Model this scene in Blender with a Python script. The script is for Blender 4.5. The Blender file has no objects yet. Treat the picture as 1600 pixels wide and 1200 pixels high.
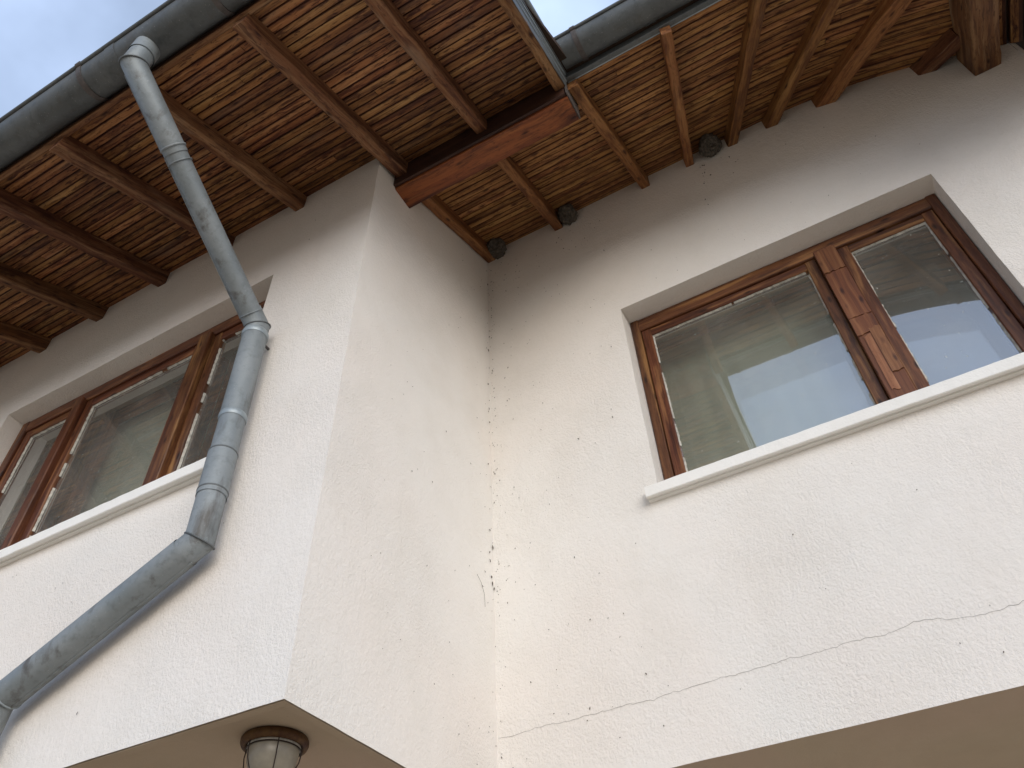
import bpy, bmesh, math, random
from mathutils import Vector, Matrix, noise

rnd = random.Random(7)
scene = bpy.context.scene
COL = scene.collection

# ------------------------------------------------------------------ camera
cd = bpy.data.cameras.new("camera")
cam = bpy.data.objects.new("camera", cd)
COL.objects.link(cam)
cd.sensor_width = 36.0
cd.lens = 36.0 * 1250.88 / 1600.0
cd.clip_start = 0.02
cd.clip_end = 3000.0
CR = Vector((0.87465409, 0.48361097, -0.03317606))
CU = Vector((0.37001128, -0.62184967, 0.69021348))
CF = Vector((-0.31316429, 0.61597356, 0.72284487))
H = 1.6
cam.matrix_world = Matrix(((CR.x, CU.x, -CF.x, 0), (CR.y, CU.y, -CF.y, 0), (CR.z, CU.z, -CF.z, H), (0, 0, 0, 1)))
scene.camera = cam

# ------------------------------------------------------------------ sky and sun
SUN_ELEV = math.radians(12)
SUN_AZ = math.radians(139)          # compass angle from +Y towards +X
world = bpy.data.worlds.new("World")
scene.world = world
world.use_nodes = True
wn, wl = world.node_tree.nodes, world.node_tree.links
wn.clear()
w_out = wn.new("ShaderNodeOutputWorld")
w_bg = wn.new("ShaderNodeBackground")
w_sky = wn.new("ShaderNodeTexSky")
w_sky.sky_type = 'NISHITA'
w_sky.sun_disc = False
w_sky.sun_elevation = SUN_ELEV
w_sky.sun_rotation = SUN_AZ
w_sky.air_density = 1.2
w_sky.dust_density = 2.5
w_sky.ozone_density = 1.5
w_tc = wn.new("ShaderNodeTexCoord")
w_no = wn.new("ShaderNodeTexNoise")
w_no.inputs["Scale"].default_value = 3.4
w_no.inputs["Detail"].default_value = 5.0
w_no.inputs["Roughness"].default_value = 0.5
w_rp = wn.new("ShaderNodeMapRange")
w_rp.inputs["From Min"].default_value = 0.36
w_rp.inputs["From Max"].default_value = 0.72
w_rp.inputs["To Min"].default_value = 0.40
w_rp.inputs["To Max"].default_value = 0.82
w_mix = wn.new("ShaderNodeMixRGB")
w_mix.inputs["Color2"].default_value = (8.9, 11.2, 15.8, 1)
wl.new(w_tc.outputs["Generated"], w_no.inputs["Vector"])
wl.new(w_no.outputs["Fac"], w_rp.inputs["Value"])
wl.new(w_rp.outputs[0], w_mix.inputs["Fac"])
wl.new(w_sky.outputs[0], w_mix.inputs["Color1"])
wl.new(w_mix.outputs[0], w_bg.inputs["Color"])
w_bg.inputs["Strength"].default_value = 0.06
wl.new(w_bg.outputs[0], w_out.inputs[0])

sd = bpy.data.lights.new("sun", 'SUN')
sd.energy = 1.4
sd.angle = math.radians(50)
sd.color = (1.0, 0.985, 0.955)
sun = bpy.data.objects.new("sun", sd)
COL.objects.link(sun)
to_sun = Vector((math.sin(SUN_AZ) * math.cos(SUN_ELEV), math.cos(SUN_AZ) * math.cos(SUN_ELEV), math.sin(SUN_ELEV)))
sun.rotation_euler = to_sun.to_track_quat('Z', 'Y').to_euler()

vs = scene.view_settings
vs.view_transform = 'Standard'
vs.look = 'None'
vs.exposure = 0.71
vs.gamma = 1.0
vs.use_curve_mapping = False
scene.cycles.use_denoising = True
scene.cycles.max_bounces = 10
scene.cycles.diffuse_bounces = 5
scene.cycles.transparent_max_bounces = 16
scene.cycles.caustics_reflective = False
scene.cycles.caustics_refractive = False

# ------------------------------------------------------------------ node helpers
class NT:
    def __init__(self, name):
        self.m = bpy.data.materials.new(name)
        self.m.use_nodes = True
        self.t = self.m.node_tree
        self.t.nodes.clear()
        self.out = self.t.nodes.new("ShaderNodeOutputMaterial")
    def n(self, typ, **kw):
        nd = self.t.nodes.new("ShaderNode" + typ)
        for k, v in kw.items():
            setattr(nd, k, v)
        return nd
    def set(self, sock, v):
        if isinstance(v, bpy.types.NodeSocket):
            self.t.links.new(v, sock)
        elif isinstance(v, tuple) and len(v) == 3 and sock.type == 'RGBA':
            sock.default_value = (*v, 1)
        else:
            sock.default_value = v
    def math(self, op, a, b=0.0, clamp=False):
        nd = self.n("Math", operation=op, use_clamp=clamp)
        self.set(nd.inputs[0], a); self.set(nd.inputs[1], b)
        return nd.outputs[0]
    def vmath(self, op, a, b=(0, 0, 0)):
        nd = self.n("VectorMath", operation=op)
        self.set(nd.inputs[0], a); self.set(nd.inputs[1], b)
        return nd.outputs[0]
    def noise(self, vec, scale, detail=3.0, rough=0.5, dist=0.0):
        nd = self.n("TexNoise")
        self.set(nd.inputs["Vector"], vec)
        nd.inputs["Scale"].default_value = scale
        nd.inputs["Detail"].default_value = detail
        nd.inputs["Roughness"].default_value = rough
        nd.inputs["Distortion"].default_value = dist
        return nd.outputs["Fac"]
    def ramp(self, fac, stops):
        nd = self.n("ValToRGB")
        cr = nd.color_ramp
        while len(cr.elements) < len(stops):
            cr.elements.new(0.5)
        for e, (p, c) in zip(cr.elements, stops):
            e.position = p
            e.color = (*c, 1) if len(c) == 3 else c
        self.set(nd.inputs[0], fac)
        return nd.outputs[0]
    def rng(self, v, a, b, c=0.0, d=1.0, smooth=False):
        nd = self.n("MapRange")
        if smooth:
            nd.interpolation_type = 'SMOOTHSTEP'
        self.set(nd.inputs["Value"], v)
        for k, x in (("From Min", a), ("From Max", b), ("To Min", c), ("To Max", d)):
            nd.inputs[k].default_value = x
        return nd.outputs[0]
    def mix(self, fac, a, b, mode='MIX'):
        nd = self.n("MixRGB", blend_type=mode)
        self.set(nd.inputs[0], fac); self.set(nd.inputs[1], a); self.set(nd.inputs[2], b)
        return nd.outputs[0]
    def bump(self, h, strength, dist, prev=None):
        nd = self.n("Bump")
        nd.inputs["Strength"].default_value = strength
        nd.inputs["Distance"].default_value = dist
        self.set(nd.inputs["Height"], h)
        if prev is not None:
            self.set(nd.inputs["Normal"], prev)
        return nd.outputs[0]
    def bsdf(self, col, rough=0.8, metal=0.0, normal=None, spec=0.5):
        nd = self.n("BsdfPrincipled")
        self.set(nd.inputs["Base Color"], col)
        self.set(nd.inputs["Roughness"], rough)
        self.set(nd.inputs["Metallic"], metal)
        nd.inputs["Specular IOR Level"].default_value = spec
        if normal is not None:
            self.set(nd.inputs["Normal"], normal)
        self.t.links.new(nd.outputs[0], self.out.inputs[0])
        return nd
    def pos(self):
        return self.n("NewGeometry").outputs["Position"]

def mat_plaster(name, base, tint, bump=1.0):
    t = NT(name)
    p = t.pos()
    big = t.noise(p, 0.9, 4, 0.55, 0.3)
    med = t.noise(p, 4.0, 4, 0.6)
    c = t.mix(t.rng(big, 0.38, 0.66), base, tint)
    c = t.mix(t.rng(med, 0.45, 0.75, 0, 0.5), c, (base[0] * 0.90, base[1] * 0.885, base[2] * 0.86))
    stk = t.noise(t.vmath('MULTIPLY', p, (9.0, 9.0, 0.7)), 1.0, 5, 0.6)
    c = t.mix(t.rng(stk, 0.58, 0.85, 0, 0.07), c, (0.40, 0.36, 0.31))
    fine = t.noise(p, 150.0, 3, 0.6)
    c = t.mix(t.rng(fine, 0.60, 0.80, 0, 0.22), c, (0.42, 0.39, 0.35))
    h1 = t.noise(p, 34.0, 5, 0.6)
    h2 = t.noise(t.vmath('MULTIPLY', p, (1.0, 1.0, 0.8)), 120.0, 4, 0.6, 0.4)
    patch = t.rng(t.noise(p, 1.6, 2, 0.5), 0.35, 0.65, 0.35, 1.0)
    b = t.bump(h1, 0.22 * bump, 0.016)
    nd = t.n("Bump")
    nd.inputs["Distance"].default_value = 0.012
    t.set(nd.inputs["Strength"], t.math('MULTIPLY', patch, 0.55 * bump))
    t.set(nd.inputs["Height"], h2)
    t.set(nd.inputs["Normal"], b)
    t.bsdf(c, 0.92, 0, nd.outputs[0], 0.2)
    return t.m

def mat_wood(name, dark, mid, light, patch_amt=0.7, rough=0.6, grey=0.0, vary=0.35, ga=(1.2, 26.0, 26.0), spec=0.3, worn=None, streak=0.0, edge=0.0):
    t = NT(name)
    a = t.n("Attribute", attribute_name="gc").outputs["Vector"]
    r = t.n("ObjectInfo").outputs["Random"]
    off = t.n("CombineXYZ")
    t.set(off.inputs[0], t.math('MULTIPLY', r, 61.7))
    t.set(off.inputs[1], t.math('MULTIPLY', r, 17.3))
    t.set(off.inputs[2], t.math('MULTIPLY', r, 39.1))
    v = t.vmath('ADD', a, off.outputs[0])
    wob = t.noise(v, 3.0, 2, 0.5)
    vy = t.n("CombineXYZ")
    t.set(vy.inputs[1], t.math('MULTIPLY', t.math('SUBTRACT', wob, 0.5), 0.03))
    v2 = t.vmath('ADD', v, vy.outputs[0])
    grain = t.noise(t.vmath('MULTIPLY', v2, ga), 1.0, 6, 0.62)
    fine = t.noise(t.vmath('MULTIPLY', v2, (ga[0] * 2.5, ga[1] * 7, ga[2] * 7)), 1.0, 4, 0.6)
    c = t.ramp(t.rng(grain, 0.28, 0.74), [(0.0, dark), (0.42, mid), (1.0, light)])
    c = t.mix(t.rng(fine, 0.5, 0.75, 0, 0.45), c, dark)
    pat = t.noise(t.vmath('MULTIPLY', v, (3.2, 14.0, 14.0)), 1.0, 4, 0.65, 0.6)
    c = t.mix(t.rng(pat, 0.55, 0.68, 0, patch_amt), c, dark)
    if streak > 0:
        s1 = t.noise(t.vmath('MULTIPLY', v2, (7.0, 52.0, 52.0)), 1.0, 5, 0.68, 0.35)
        c = t.mix(t.rng(s1, 0.515, 0.60, 0, streak), c, (dark[0] * 1.25, dark[1] * 1.2, dark[2] * 1.2))
        s2 = t.noise(t.vmath('MULTIPLY', v2, (20.0, 75.0, 75.0)), 1.0, 4, 0.65, 0.5)
        c = t.mix(t.rng(s2, 0.57, 0.65, 0, streak), c, (dark[0] * 0.8, dark[1] * 0.7, dark[2] * 0.7))
        s3 = t.noise(t.vmath('MULTIPLY', v2, (2.5, 50.0, 50.0)), 1.0, 3, 0.5)
        c = t.mix(t.rng(s3, 0.60, 0.75, 0, 0.6), c, (light[0] * 1.15, light[1] * 1.2, light[2] * 1.25))
    if grey > 0:
        g = t.noise(t.vmath('MULTIPLY', v, (1.3, 5.0, 5.0)), 1.0, 4, 0.6)
        c = t.mix(t.rng(g, 0.60, 0.74, 0, grey), c, (0.34, 0.27, 0.185))
    if worn is not None:
        g = t.noise(t.vmath('MULTIPLY', v, (1.6, 22.0, 22.0)), 1.0, 5, 0.65, 0.3)
        c = t.mix(t.rng(g, 0.52, 0.66, 0, 0.8), c, worn)
    vo = t.n("TexVoronoi")
    t.set(vo.inputs["Vector"], t.vmath('MULTIPLY', v, (8.0, 24.0, 24.0)))
    vo.inputs["Scale"].default_value = 1.0
    kn = t.rng(vo.outputs["Distance"], 0.10, 0.26, 1.0, 0.0)
    sep = t.n("SeparateColor")
    t.set(sep.inputs[0], vo.outputs["Color"])
    kn = t.math('MULTIPLY', kn, t.math('GREATER_THAN', sep.outputs[0], 0.60))
    c = t.mix(t.math('MULTIPLY', kn, 0.9), c, (dark[0] * 0.5, dark[1] * 0.45, dark[2] * 0.45))
    if edge > 0:
        sx = t.n("SeparateXYZ"); t.set(sx.inputs[0], a)
        en = t.math('MULTIPLY', t.noise(t.vmath('MULTIPLY', v, (14.0, 3.0, 3.0)), 1.0, 3, 0.6), 0.0075)
        e1 = t.math('LESS_THAN', sx.outputs[1], en)
        e2 = t.math('GREATER_THAN', t.math('ADD', sx.outputs[1], t.math('MULTIPLY', en, 0.6)), 0.0400)
        c = t.mix(t.math('MULTIPLY', t.math('MAXIMUM', e1, e2), edge), c, (dark[0] * 0.7, dark[1] * 0.6, dark[2] * 0.6))
    hsv = t.n("HueSaturation")
    t.set(hsv.inputs["Color"], c)
    r2 = t.math('FRACT', t.math('MULTIPLY', r, 7.31))
    t.set(hsv.inputs["Value"], t.rng(r, 0, 1, 1 - vary, 1 + vary))
    t.set(hsv.inputs["Hue"], t.rng(r2, 0, 1, 0.489, 0.504))
    hgt = t.math('ADD', t.math('MULTIPLY', grain, 0.6), t.math('MULTIPLY', fine, 0.4))
    b = t.bump(hgt, 0.45, 0.004)
    t.bsdf(hsv.outputs[0], rough, 0, b, spec)
    return t.m

def mat_zinc(name, a, b, metal, rough, stain, seed=0.0):
    t = NT(name)
    p = t.vmath('ADD', t.pos(), (seed, seed, seed))
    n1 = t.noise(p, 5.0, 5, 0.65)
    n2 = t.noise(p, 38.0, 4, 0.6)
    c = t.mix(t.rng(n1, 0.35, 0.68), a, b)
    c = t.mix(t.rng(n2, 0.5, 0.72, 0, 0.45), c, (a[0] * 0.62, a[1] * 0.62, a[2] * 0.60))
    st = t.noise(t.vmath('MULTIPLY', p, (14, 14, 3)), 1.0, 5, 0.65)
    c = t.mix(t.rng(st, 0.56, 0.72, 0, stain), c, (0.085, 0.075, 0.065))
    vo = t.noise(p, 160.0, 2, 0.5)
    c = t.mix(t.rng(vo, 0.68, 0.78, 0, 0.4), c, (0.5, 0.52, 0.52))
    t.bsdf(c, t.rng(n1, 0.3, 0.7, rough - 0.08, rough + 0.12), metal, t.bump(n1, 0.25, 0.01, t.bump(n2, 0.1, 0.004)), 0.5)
    return t.m

def mat_plain(name, col, rough=0.8, metal=0.0, var=0.25, scale=30.0, bump=0.2, col2=None):
    t = NT(name)
    p = t.pos()
    n1 = t.noise(p, scale, 5, 0.6)
    c2 = col2 or tuple(x * (1 - var) for x in col)
    c = t.mix(t.rng(n1, 0.35, 0.68), col, c2)
    t.bsdf(c, rough, metal, t.bump(n1, bump, 0.006), 0.3)
    return t.m

def mat_glass(name, r0, dust):
    t = NT(name)
    p = t.pos()
    geo = t.n("NewGeometry")
    dt = t.n("VectorMath", operation='DOT_PRODUCT')
    t.set(dt.inputs[0], geo.outputs["Normal"]); t.set(dt.inputs[1], geo.outputs["Incoming"])
    om = t.math('SUBTRACT', 1.0, t.math('ABSOLUTE', dt.outputs["Value"]), True)
    refl = t.math('ADD', r0, t.math('MULTIPLY', t.math('POWER', om, 5.0), 1.0 - r0), True)
    tr = t.n("BsdfTransparent")
    tr.inputs[0].default_value = (0.93, 0.95, 0.93, 1)
    gl = t.n("BsdfGlossy")
    gl.inputs["Roughness"].default_value = 0.004
    gl.inputs["Color"].default_value = (0.97, 0.98, 1.0, 1)
    mx = t.n("MixShader")
    t.set(mx.inputs[0], refl)
    t.t.links.new(tr.outputs[0], mx.inputs[1]); t.t.links.new(gl.outputs[0], mx.inputs[2])
    df = t.n("BsdfDiffuse")
    df.inputs[0].default_value = (0.60, 0.61, 0.55, 1)
    d1 = t.rng(t.noise(p, 3.0, 4, 0.6), 0.35, 0.75, 0.085, dust)
    spk = t.rng(t.noise(p, 90.0, 1, 0.3), 0.775, 0.79, 0, 0.6)
    mx2 = t.n("MixShader")
    t.set(mx2.inputs[0], t.math('ADD', d1, spk, True))
    t.t.links.new(mx.outputs[0], mx2.inputs[1]); t.t.links.new(df.outputs[0], mx2.inputs[2])
    t.t.links.new(mx2.outputs[0], t.out.inputs[0])
    return t.m

M = {}
M['plaster'] = mat_plaster("lime_plaster", (0.80, 0.770, 0.722), (0.80, 0.745, 0.685))
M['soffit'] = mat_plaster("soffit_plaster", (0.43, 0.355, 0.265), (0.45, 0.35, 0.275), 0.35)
M['sill'] = mat_plaster("sill_paint", (0.86, 0.85, 0.815), (0.84, 0.825, 0.78), 0.4)
M['boardA'] = mat_wood("weathered_board", (0.046, 0.013, 0.006), (0.25, 0.108, 0.034), (0.46, 0.255, 0.10), 0.7, 0.6, 0.35, 0.24, streak=0.85, edge=0.85)
M['boardC'] = mat_wood("clean_board", (0.060, 0.018, 0.007), (0.32, 0.152, 0.046), (0.48, 0.265, 0.098), 0.6, 0.55, 0.1, 0.14, streak=0.8, edge=0.8)
M['rafterA'] = mat_wood("weathered_rafter", (0.045, 0.015, 0.008), (0.175, 0.076, 0.030), (0.33, 0.195, 0.095), 0.75, 0.7, 0.5, 0.14, streak=0.6)
M['rafterC'] = mat_wood("clean_rafter", (0.060, 0.018, 0.008), (0.235, 0.102, 0.033), (0.36, 0.19, 0.07), 0.7, 0.55, 0.15, 0.12, streak=0.5)
M['beam'] = mat_wood("red_beam", (0.040, 0.009, 0.005), (0.215, 0.055, 0.017), (0.31, 0.10, 0.03), 0.6, 0.55, 0.0, 0.02, streak=0.5)
M['darkwood'] = mat_wood("dark_wood", (0.02, 0.010, 0.008), (0.05, 0.022, 0.016), (0.09, 0.04, 0.025), 0.5, 0.6, 0.0, 0.1)
M['frame'] = mat_wood("varnished_frame", (0.026, 0.008, 0.004), (0.105, 0.036, 0.014), (0.20, 0.080, 0.029), 0.6, 0.45, 0.0, 0.15, (1.6, 30.0, 30.0), 0.4, (0.33, 0.16, 0.058), streak=0.3)
M['post'] = mat_wood("bleached_post", (0.055, 0.016, 0.009), (0.15, 0.055, 0.020), (0.27, 0.125, 0.050), 0.5, 0.5, 0.0, 0.18, (1.0, 45.0, 45.0), 0.4, None)
M['postlight'] = mat_wood("bleached_splinter", (0.085, 0.028, 0.014), (0.22, 0.092, 0.036), (0.35, 0.175, 0.078), 0.3, 0.5, 0.0, 0.12, (1.0, 60.0, 60.0), 0.4, None, streak=0.3)
M['putty'] = mat_plain("old_putty", (0.66, 0.63, 0.56), 0.9, 0, 0.5, 45.0, 0.6)
M['zinc'] = mat_zinc("zinc_pipe", (0.200, 0.228, 0.240), (0.265, 0.290, 0.300), 0.25, 0.56, 0.8)
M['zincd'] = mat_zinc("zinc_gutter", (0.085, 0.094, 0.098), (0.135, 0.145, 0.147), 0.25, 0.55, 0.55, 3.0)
M['zincb'] = mat_zinc("zinc_bright", (0.27, 0.32, 0.345), (0.36, 0.40, 0.42), 0.35, 0.45, 0.3, 9.0)
M['iron'] = mat_plain("dark_strap", (0.13, 0.115, 0.11), 0.6, 0.3, 0.4)
M['mud'] = mat_plain("dry_mud", (0.125, 0.108, 0.088), 1.0, 0, 0.65, 60.0, 1.0)
M['rust'] = mat_plain("rusty_enamel", (0.050, 0.018, 0.009), 0.65, 0.1, 0.5, 28.0, 0.5, (0.115, 0.062, 0.02))
M['wire'] = mat_plain("dark_wire", (0.035, 0.022, 0.018), 0.6, 0.4)
M['lampglass'] = mat_plain("dusty_lamp_glass", (0.27, 0.245, 0.195), 0.25, 0, 0.2, 25.0, 0.1)
M['speck'] = mat_plain("dirt_specks", (0.15, 0.125, 0.10), 1.0, 0, 0.5, 90.0, 0.5)
M['crack'] = mat_plain("crack_grey", (0.40, 0.375, 0.345), 1.0, 0, 0.4, 60.0, 0.2)
M['glass'] = mat_glass("window_glass", 0.33, 0.20)
M['glassin'] = mat_glass("inner_glass", 0.27, 0.05)
M['room'] = mat_plain("room_paint", (0.70, 0.69, 0.62), 0.9, 0, 0.1, 2.0, 0.05)
M['curtain'] = mat_plain("curtain_cloth", (0.86, 0.90, 0.74), 0.95, 0, 0.12, 3.0, 0.1)
M['deck'] = mat_plain("dark_decking", (0.05, 0.03, 0.02), 0.9, 0, 0.4, 6.0, 0.2)
M['ground'] = mat_plain("courtyard_paving", (0.51, 0.40, 0.28), 0.95, 0, 0.2, 1.2, 0.3)

# ------------------------------------------------------------------ mesh helpers
WORLD = {}

class MB:
    def __init__(self):
        self.v, self.f, self.g, self.s = [], [], [], []
    def add(self, verts, faces, gc=None, smooth=False):
        o = len(self.v)
        self.v += [Vector(q) for q in verts]
        self.g += [Vector(q) for q in (gc if gc is not None else verts)]
        for fc in faces:
            self.f.append([o + i for i in fc]); self.s.append(smooth)
    def build(self, name, mat, parent=None, origin=None, jitter=0.0):
        vs_ = self.v
        if origin is None:
            lo = Vector((min(q.x for q in vs_), min(q.y for q in vs_), min(q.z for q in vs_)))
            hi = Vector((max(q.x for q in vs_), max(q.y for q in vs_), max(q.z for q in vs_)))
            origin = (lo + hi) / 2
        origin = Vector(origin)
        me = bpy.data.meshes.new(name)
        me.from_pydata([tuple(q - origin) for q in vs_], [], self.f)
        at = me.attributes.new("gc", 'FLOAT_VECTOR', 'POINT')
        at.data.foreach_set("vector", [x for q in self.g for x in q])
        me.polygons.foreach_set("use_smooth", self.s)
        bm = bmesh.new(); bm.from_mesh(me)
        bmesh.ops.recalc_face_normals(bm, faces=bm.faces[:])
        bm.to_mesh(me); bm.free()
        me.materials.append(M[mat] if isinstance(mat, str) else mat)
        o = bpy.data.objects.new(name, me)
        COL.objects.link(o)
        place(o, origin, parent)
        return o

def place(o, origin, parent):
    o.location = origin
    if parent is not None:
        o.parent = parent
        o.matrix_parent_inverse = Matrix.Translation(-WORLD[parent.name])
    WORLD[o.name] = Vector(origin)

def empty(name, origin, parent=None):
    o = bpy.data.objects.new(name, None)
    o.empty_display_size = 0.2
    COL.objects.link(o)
    place(o, Vector(origin), parent)
    return o

def tag(o, label=None, cat=None, group=None, kind=None):
    if label: o["label"] = label
    if cat: o["category"] = cat
    if group: o["group"] = group
    if kind: o["kind"] = kind
    return o

def section_sweep(mb, frames, sec, gscale=1.0, cap=True, wob=0.0, seed=0):
    """frames: list of (centre, side, up); sec: 2D polygon. Grain coordinate runs along the sweep."""
    n = len(sec); verts = []; gc = []; faces = []
    L = 0.0; prev = None
    for c, sv, uv in frames:
        c = Vector(c)
        if prev is not None: L += (c - prev).length
        prev = c
        for (a, b) in sec:
            q = c + sv * a + uv * b
            if wob:
                q = q + noise.noise_vector(q * 9 + Vector((seed, seed, 0))) * wob
            verts.append(q); gc.append((L * gscale, a, b))
    for i in range(len(frames) - 1):
        for j in range(n):
            k = (j + 1) % n
            faces.append((i * n + j, i * n + k, (i + 1) * n + k, (i + 1) * n + j))
    if cap:
        faces.append(tuple(range(n)))
        faces.append(tuple((len(frames) - 1) * n + j for j in range(n)))
    mb.add(verts, faces, gc)

def rect(w0, w1, h0, h1, ch=0.003):
    return [(w0 + ch, h0), (w1 - ch, h0), (w1, h0 + ch), (w1, h1 - ch), (w1 - ch, h1), (w0 + ch, h1), (w0, h1 - ch), (w0, h0 + ch)]

def bar(p0, p1, w, h, name, mat, parent, up=Vector((0, 0, 1)), n=1, ch=0.003, wob=0.0):
    p0, p1 = Vector(p0), Vector(p1)
    d = (p1 - p0).normalized()
    sd_ = d.cross(up).normalized(); u = sd_.cross(d).normalized()
    fr = [(p0.lerp(p1, i / n), sd_, u) for i in range(n + 1)]
    mb = MB()
    section_sweep(mb, fr, rect(-w / 2, w / 2, -h / 2, h / 2, ch), wob=wob, seed=rnd.random() * 50)
    return mb.build(name, mat, parent)

def box(mb, x0, x1, y0, y1, z0, z1):
    v = [(x, y, z) for x in (x0, x1) for y in (y0, y1) for z in (z0, z1)]
    mb.add(v, [(0, 1, 3, 2), (4, 6, 7, 5), (0, 4, 5, 1), (2, 3, 7, 6), (0, 2, 6, 4), (1, 5, 7, 3)])

def ring_pts(c, ax, r, n, up=None, ph=0.0):
    ax = ax.normalized()
    u = (up or Vector((0, 0, 1)))
    a = u.cross(ax)
    if a.length < 1e-3: a = Vector((1, 0, 0)).cross(ax)
    a.normalize(); b = ax.cross(a)
    return [c + a * (r * math.cos(2 * math.pi * i / n + ph)) + b * (r * math.sin(2 * math.pi * i / n + ph)) for i in range(n)]

def tube(mb, pts, r, n=24, cap=True, ref=None, smooth=True, mitre=True):
    pts = [Vector(p) for p in pts]
    rs = r if isinstance(r, (list, tuple)) else [r] * len(pts)
    rows = []; L = 0; gl = []
    d0 = (pts[1] - pts[0]).normalized()
    up = ref or (Vector((0, 0, 1)) if abs(d0.z) < 0.9 else Vector((1, 0, 0)))
    cur = None
    for i, p in enumerate(pts):
        din = (pts[i] - pts[i - 1]).normalized() if i else d0
        if i == 0:
            a = up.cross(d0).normalized(); b = d0.cross(a)
            cur = [p + a * (rs[0] * math.cos(2 * math.pi * j / n)) + b * (rs[0] * math.sin(2 * math.pi * j / n)) for j in range(n)]
            base = [(q - p) / rs[0] for q in cur]
        else:
            L += (pts[i] - pts[i - 1]).length
            if i < len(pts) - 1:
                dout = (pts[i + 1] - pts[i]).normalized()
                nn = (din + dout).normalized()
            else:
                nn = din
            cur = []
            for q in base:
                s0 = p + q * rs[i]
                t = (p - s0).dot(nn) / din.dot(nn)
                cur.append(s0 + din * t)
            if i < len(pts) - 1:
                # rotate base into the next segment direction
                rot = din.rotation_difference((pts[i + 1] - pts[i]).normalized())
                base = [rot @ q for q in base]
        rows.append(cur); gl.append(L)
    verts = [q for row in rows for q in row]
    gc = [(gl[i], j / n, 0) for i in range(len(rows)) for j in range(n)]
    faces = [(i * n + j, i * n + (j + 1) % n, (i + 1) * n + (j + 1) % n, (i + 1) * n + j) for i in range(len(rows) - 1) for j in range(n)]
    mb.add(verts, faces, gc, smooth)
    if cap:
        for k in (0, len(rows) - 1):
            mb.add(rows[k], [tuple(range(n))], None, False)

# ------------------------------------------------------------------ site numbers
YA, XB, YC = 1.5, -1.467, 2.6225          # front wall, return wall, rear wall
ZA, K = 3.865 + H, 0.4575                 # underside of eave boards at the front wall, roof pitch
BOT_A, BOT_C = 0.957 + H, 1.0 + H
def droop(x): return 0.25 * max(0.0, x - 0.33) ** 2
def roof(x, y): return ZA + K * (y - YA) - droop(x)
SL = math.sqrt(1 + K * K)

# ------------------------------------------------------------------ ground
mb = MB()
mb.add([(-400, -400, 0), (400, -400, 0), (400, 400, 0), (-400, 400, 0)], [(0, 1, 2, 3)])
tag(mb.build("ground", "ground"), kind="structure")

# ------------------------------------------------------------------ house
house = tag(empty("house", (-2.0, 4.0, 0.0)), "off-white plastered two-storey house with stepped upper floor and brown timber eaves", "house")

def wob(p, a=1.0):
    return p + (noise.noise_vector(p * 2.3) * 0.0030 + noise.noise_vector(p * 11.0) * 0.0012) * a

def wall_mesh(name, fmap, us, bands, parent, normal_sign=1, mat='plaster', hole=None, reveal=None):
    """bands: list of (zfun0, zfun1, nrows); hole=(u0,u1,band index)"""
    mb = MB(); idx = {}
    verts = []; faces = []
    def vid(u, bi, ri):
        b = bands[bi]
        if ri == b[2] and bi + 1 < len(bands):
            bi, ri = bi + 1, 0; b = bands[bi]
        key = (round(u, 5), bi, ri)
        if key not in idx:
            z = b[0](u) + (b[1](u) - b[0](u)) * ri / b[2]
            idx[key] = len(verts)
            verts.append(wob(Vector(fmap(u, z))))
        return idx[key]
    for bi, b in enumerate(bands):
        for i in range(len(us) - 1):
            if hole and bi == hole[2] and us[i] >= hole[0] - 1e-6 and us[i + 1] <= hole[1] + 1e-6:
                continue
            for r in range(b[2]):
                faces.append((vid(us[i], bi, r), vid(us[i + 1], bi, r), vid(us[i + 1], bi, r + 1), vid(us[i], bi, r + 1)))
    mb.add(verts, faces, None, True)
    return mb

def lin(a, b, n): return [a + (b - a) * i / n for i in range(n + 1)]
def const(z): return lambda u: z

def add_reveal(mb, x0, x1, z0, z1, y0, y1):
    n = 14
    xs = lin(x0, x1, n); zs = lin(z0, z1, n)
    for side in ('top', 'left', 'right', 'bottom'):
        rows = []
        for k in range(n + 1):
            if side == 'top': a = (xs[k], z1)
            elif side == 'bottom': a = (xs[k], z0)
            elif side == 'left': a = (x0, zs[k])
            else: a = (x1, zs[k])
            f = wob(Vector((a[0], y0, a[1])))
            rows.append([f, Vector((a[0], y0 + (y1 - y0) * 0.5, a[1])), Vector((a[0], y1, a[1]))])
        v = [q for r in rows for q in r]
        mb.add(v, [(i * 3 + j, i * 3 + j + 1, (i + 1) * 3 + j + 1, (i + 1) * 3 + j) for i in range(n) for j in range(2)])

# window openings (x0, x1, z0, z1)
WA = (-3.925, -2.028, 2.03 + H, 3.208 + H)
WC = (-0.672, 0.897, 2.085 + H, 3.295 + H)
FA, FC = 1.595, 2.735                      # front planes of the window frames

us = lin(-7.5, WA[0], 60) + lin(WA[0], WA[1], 40)[1:] + lin(WA[1], XB, 14)[1:]
wmb = wall_mesh("wall", lambda u, z: (u, YA, z), us,
                [(const(BOT_A), const(WA[2]), 24), (const(WA[2]), const(WA[3]), 26), (const(WA[3]), lambda u: roof(u, YA) + 0.012, 16)],
                house, hole=(WA[0], WA[1], 1))
add_reveal(wmb, WA[0], WA[1], WA[2], WA[3], YA, FA + 0.07)
wall_a = tag(wmb.build("front_wall", "plaster", house), "plastered wall of the projecting upper floor behind the downpipe")

us = lin(YA, YC + 0.02, 26)
wmb = wall_mesh("wall", lambda u, z: (XB, u, z), us, [(const(BOT_A), lambda u: roof(XB, u) + 0.012, 60)], house)
wall_b = tag(wmb.build("side_wall", "plaster", house), "narrow plastered return wall between the two facades")

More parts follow.
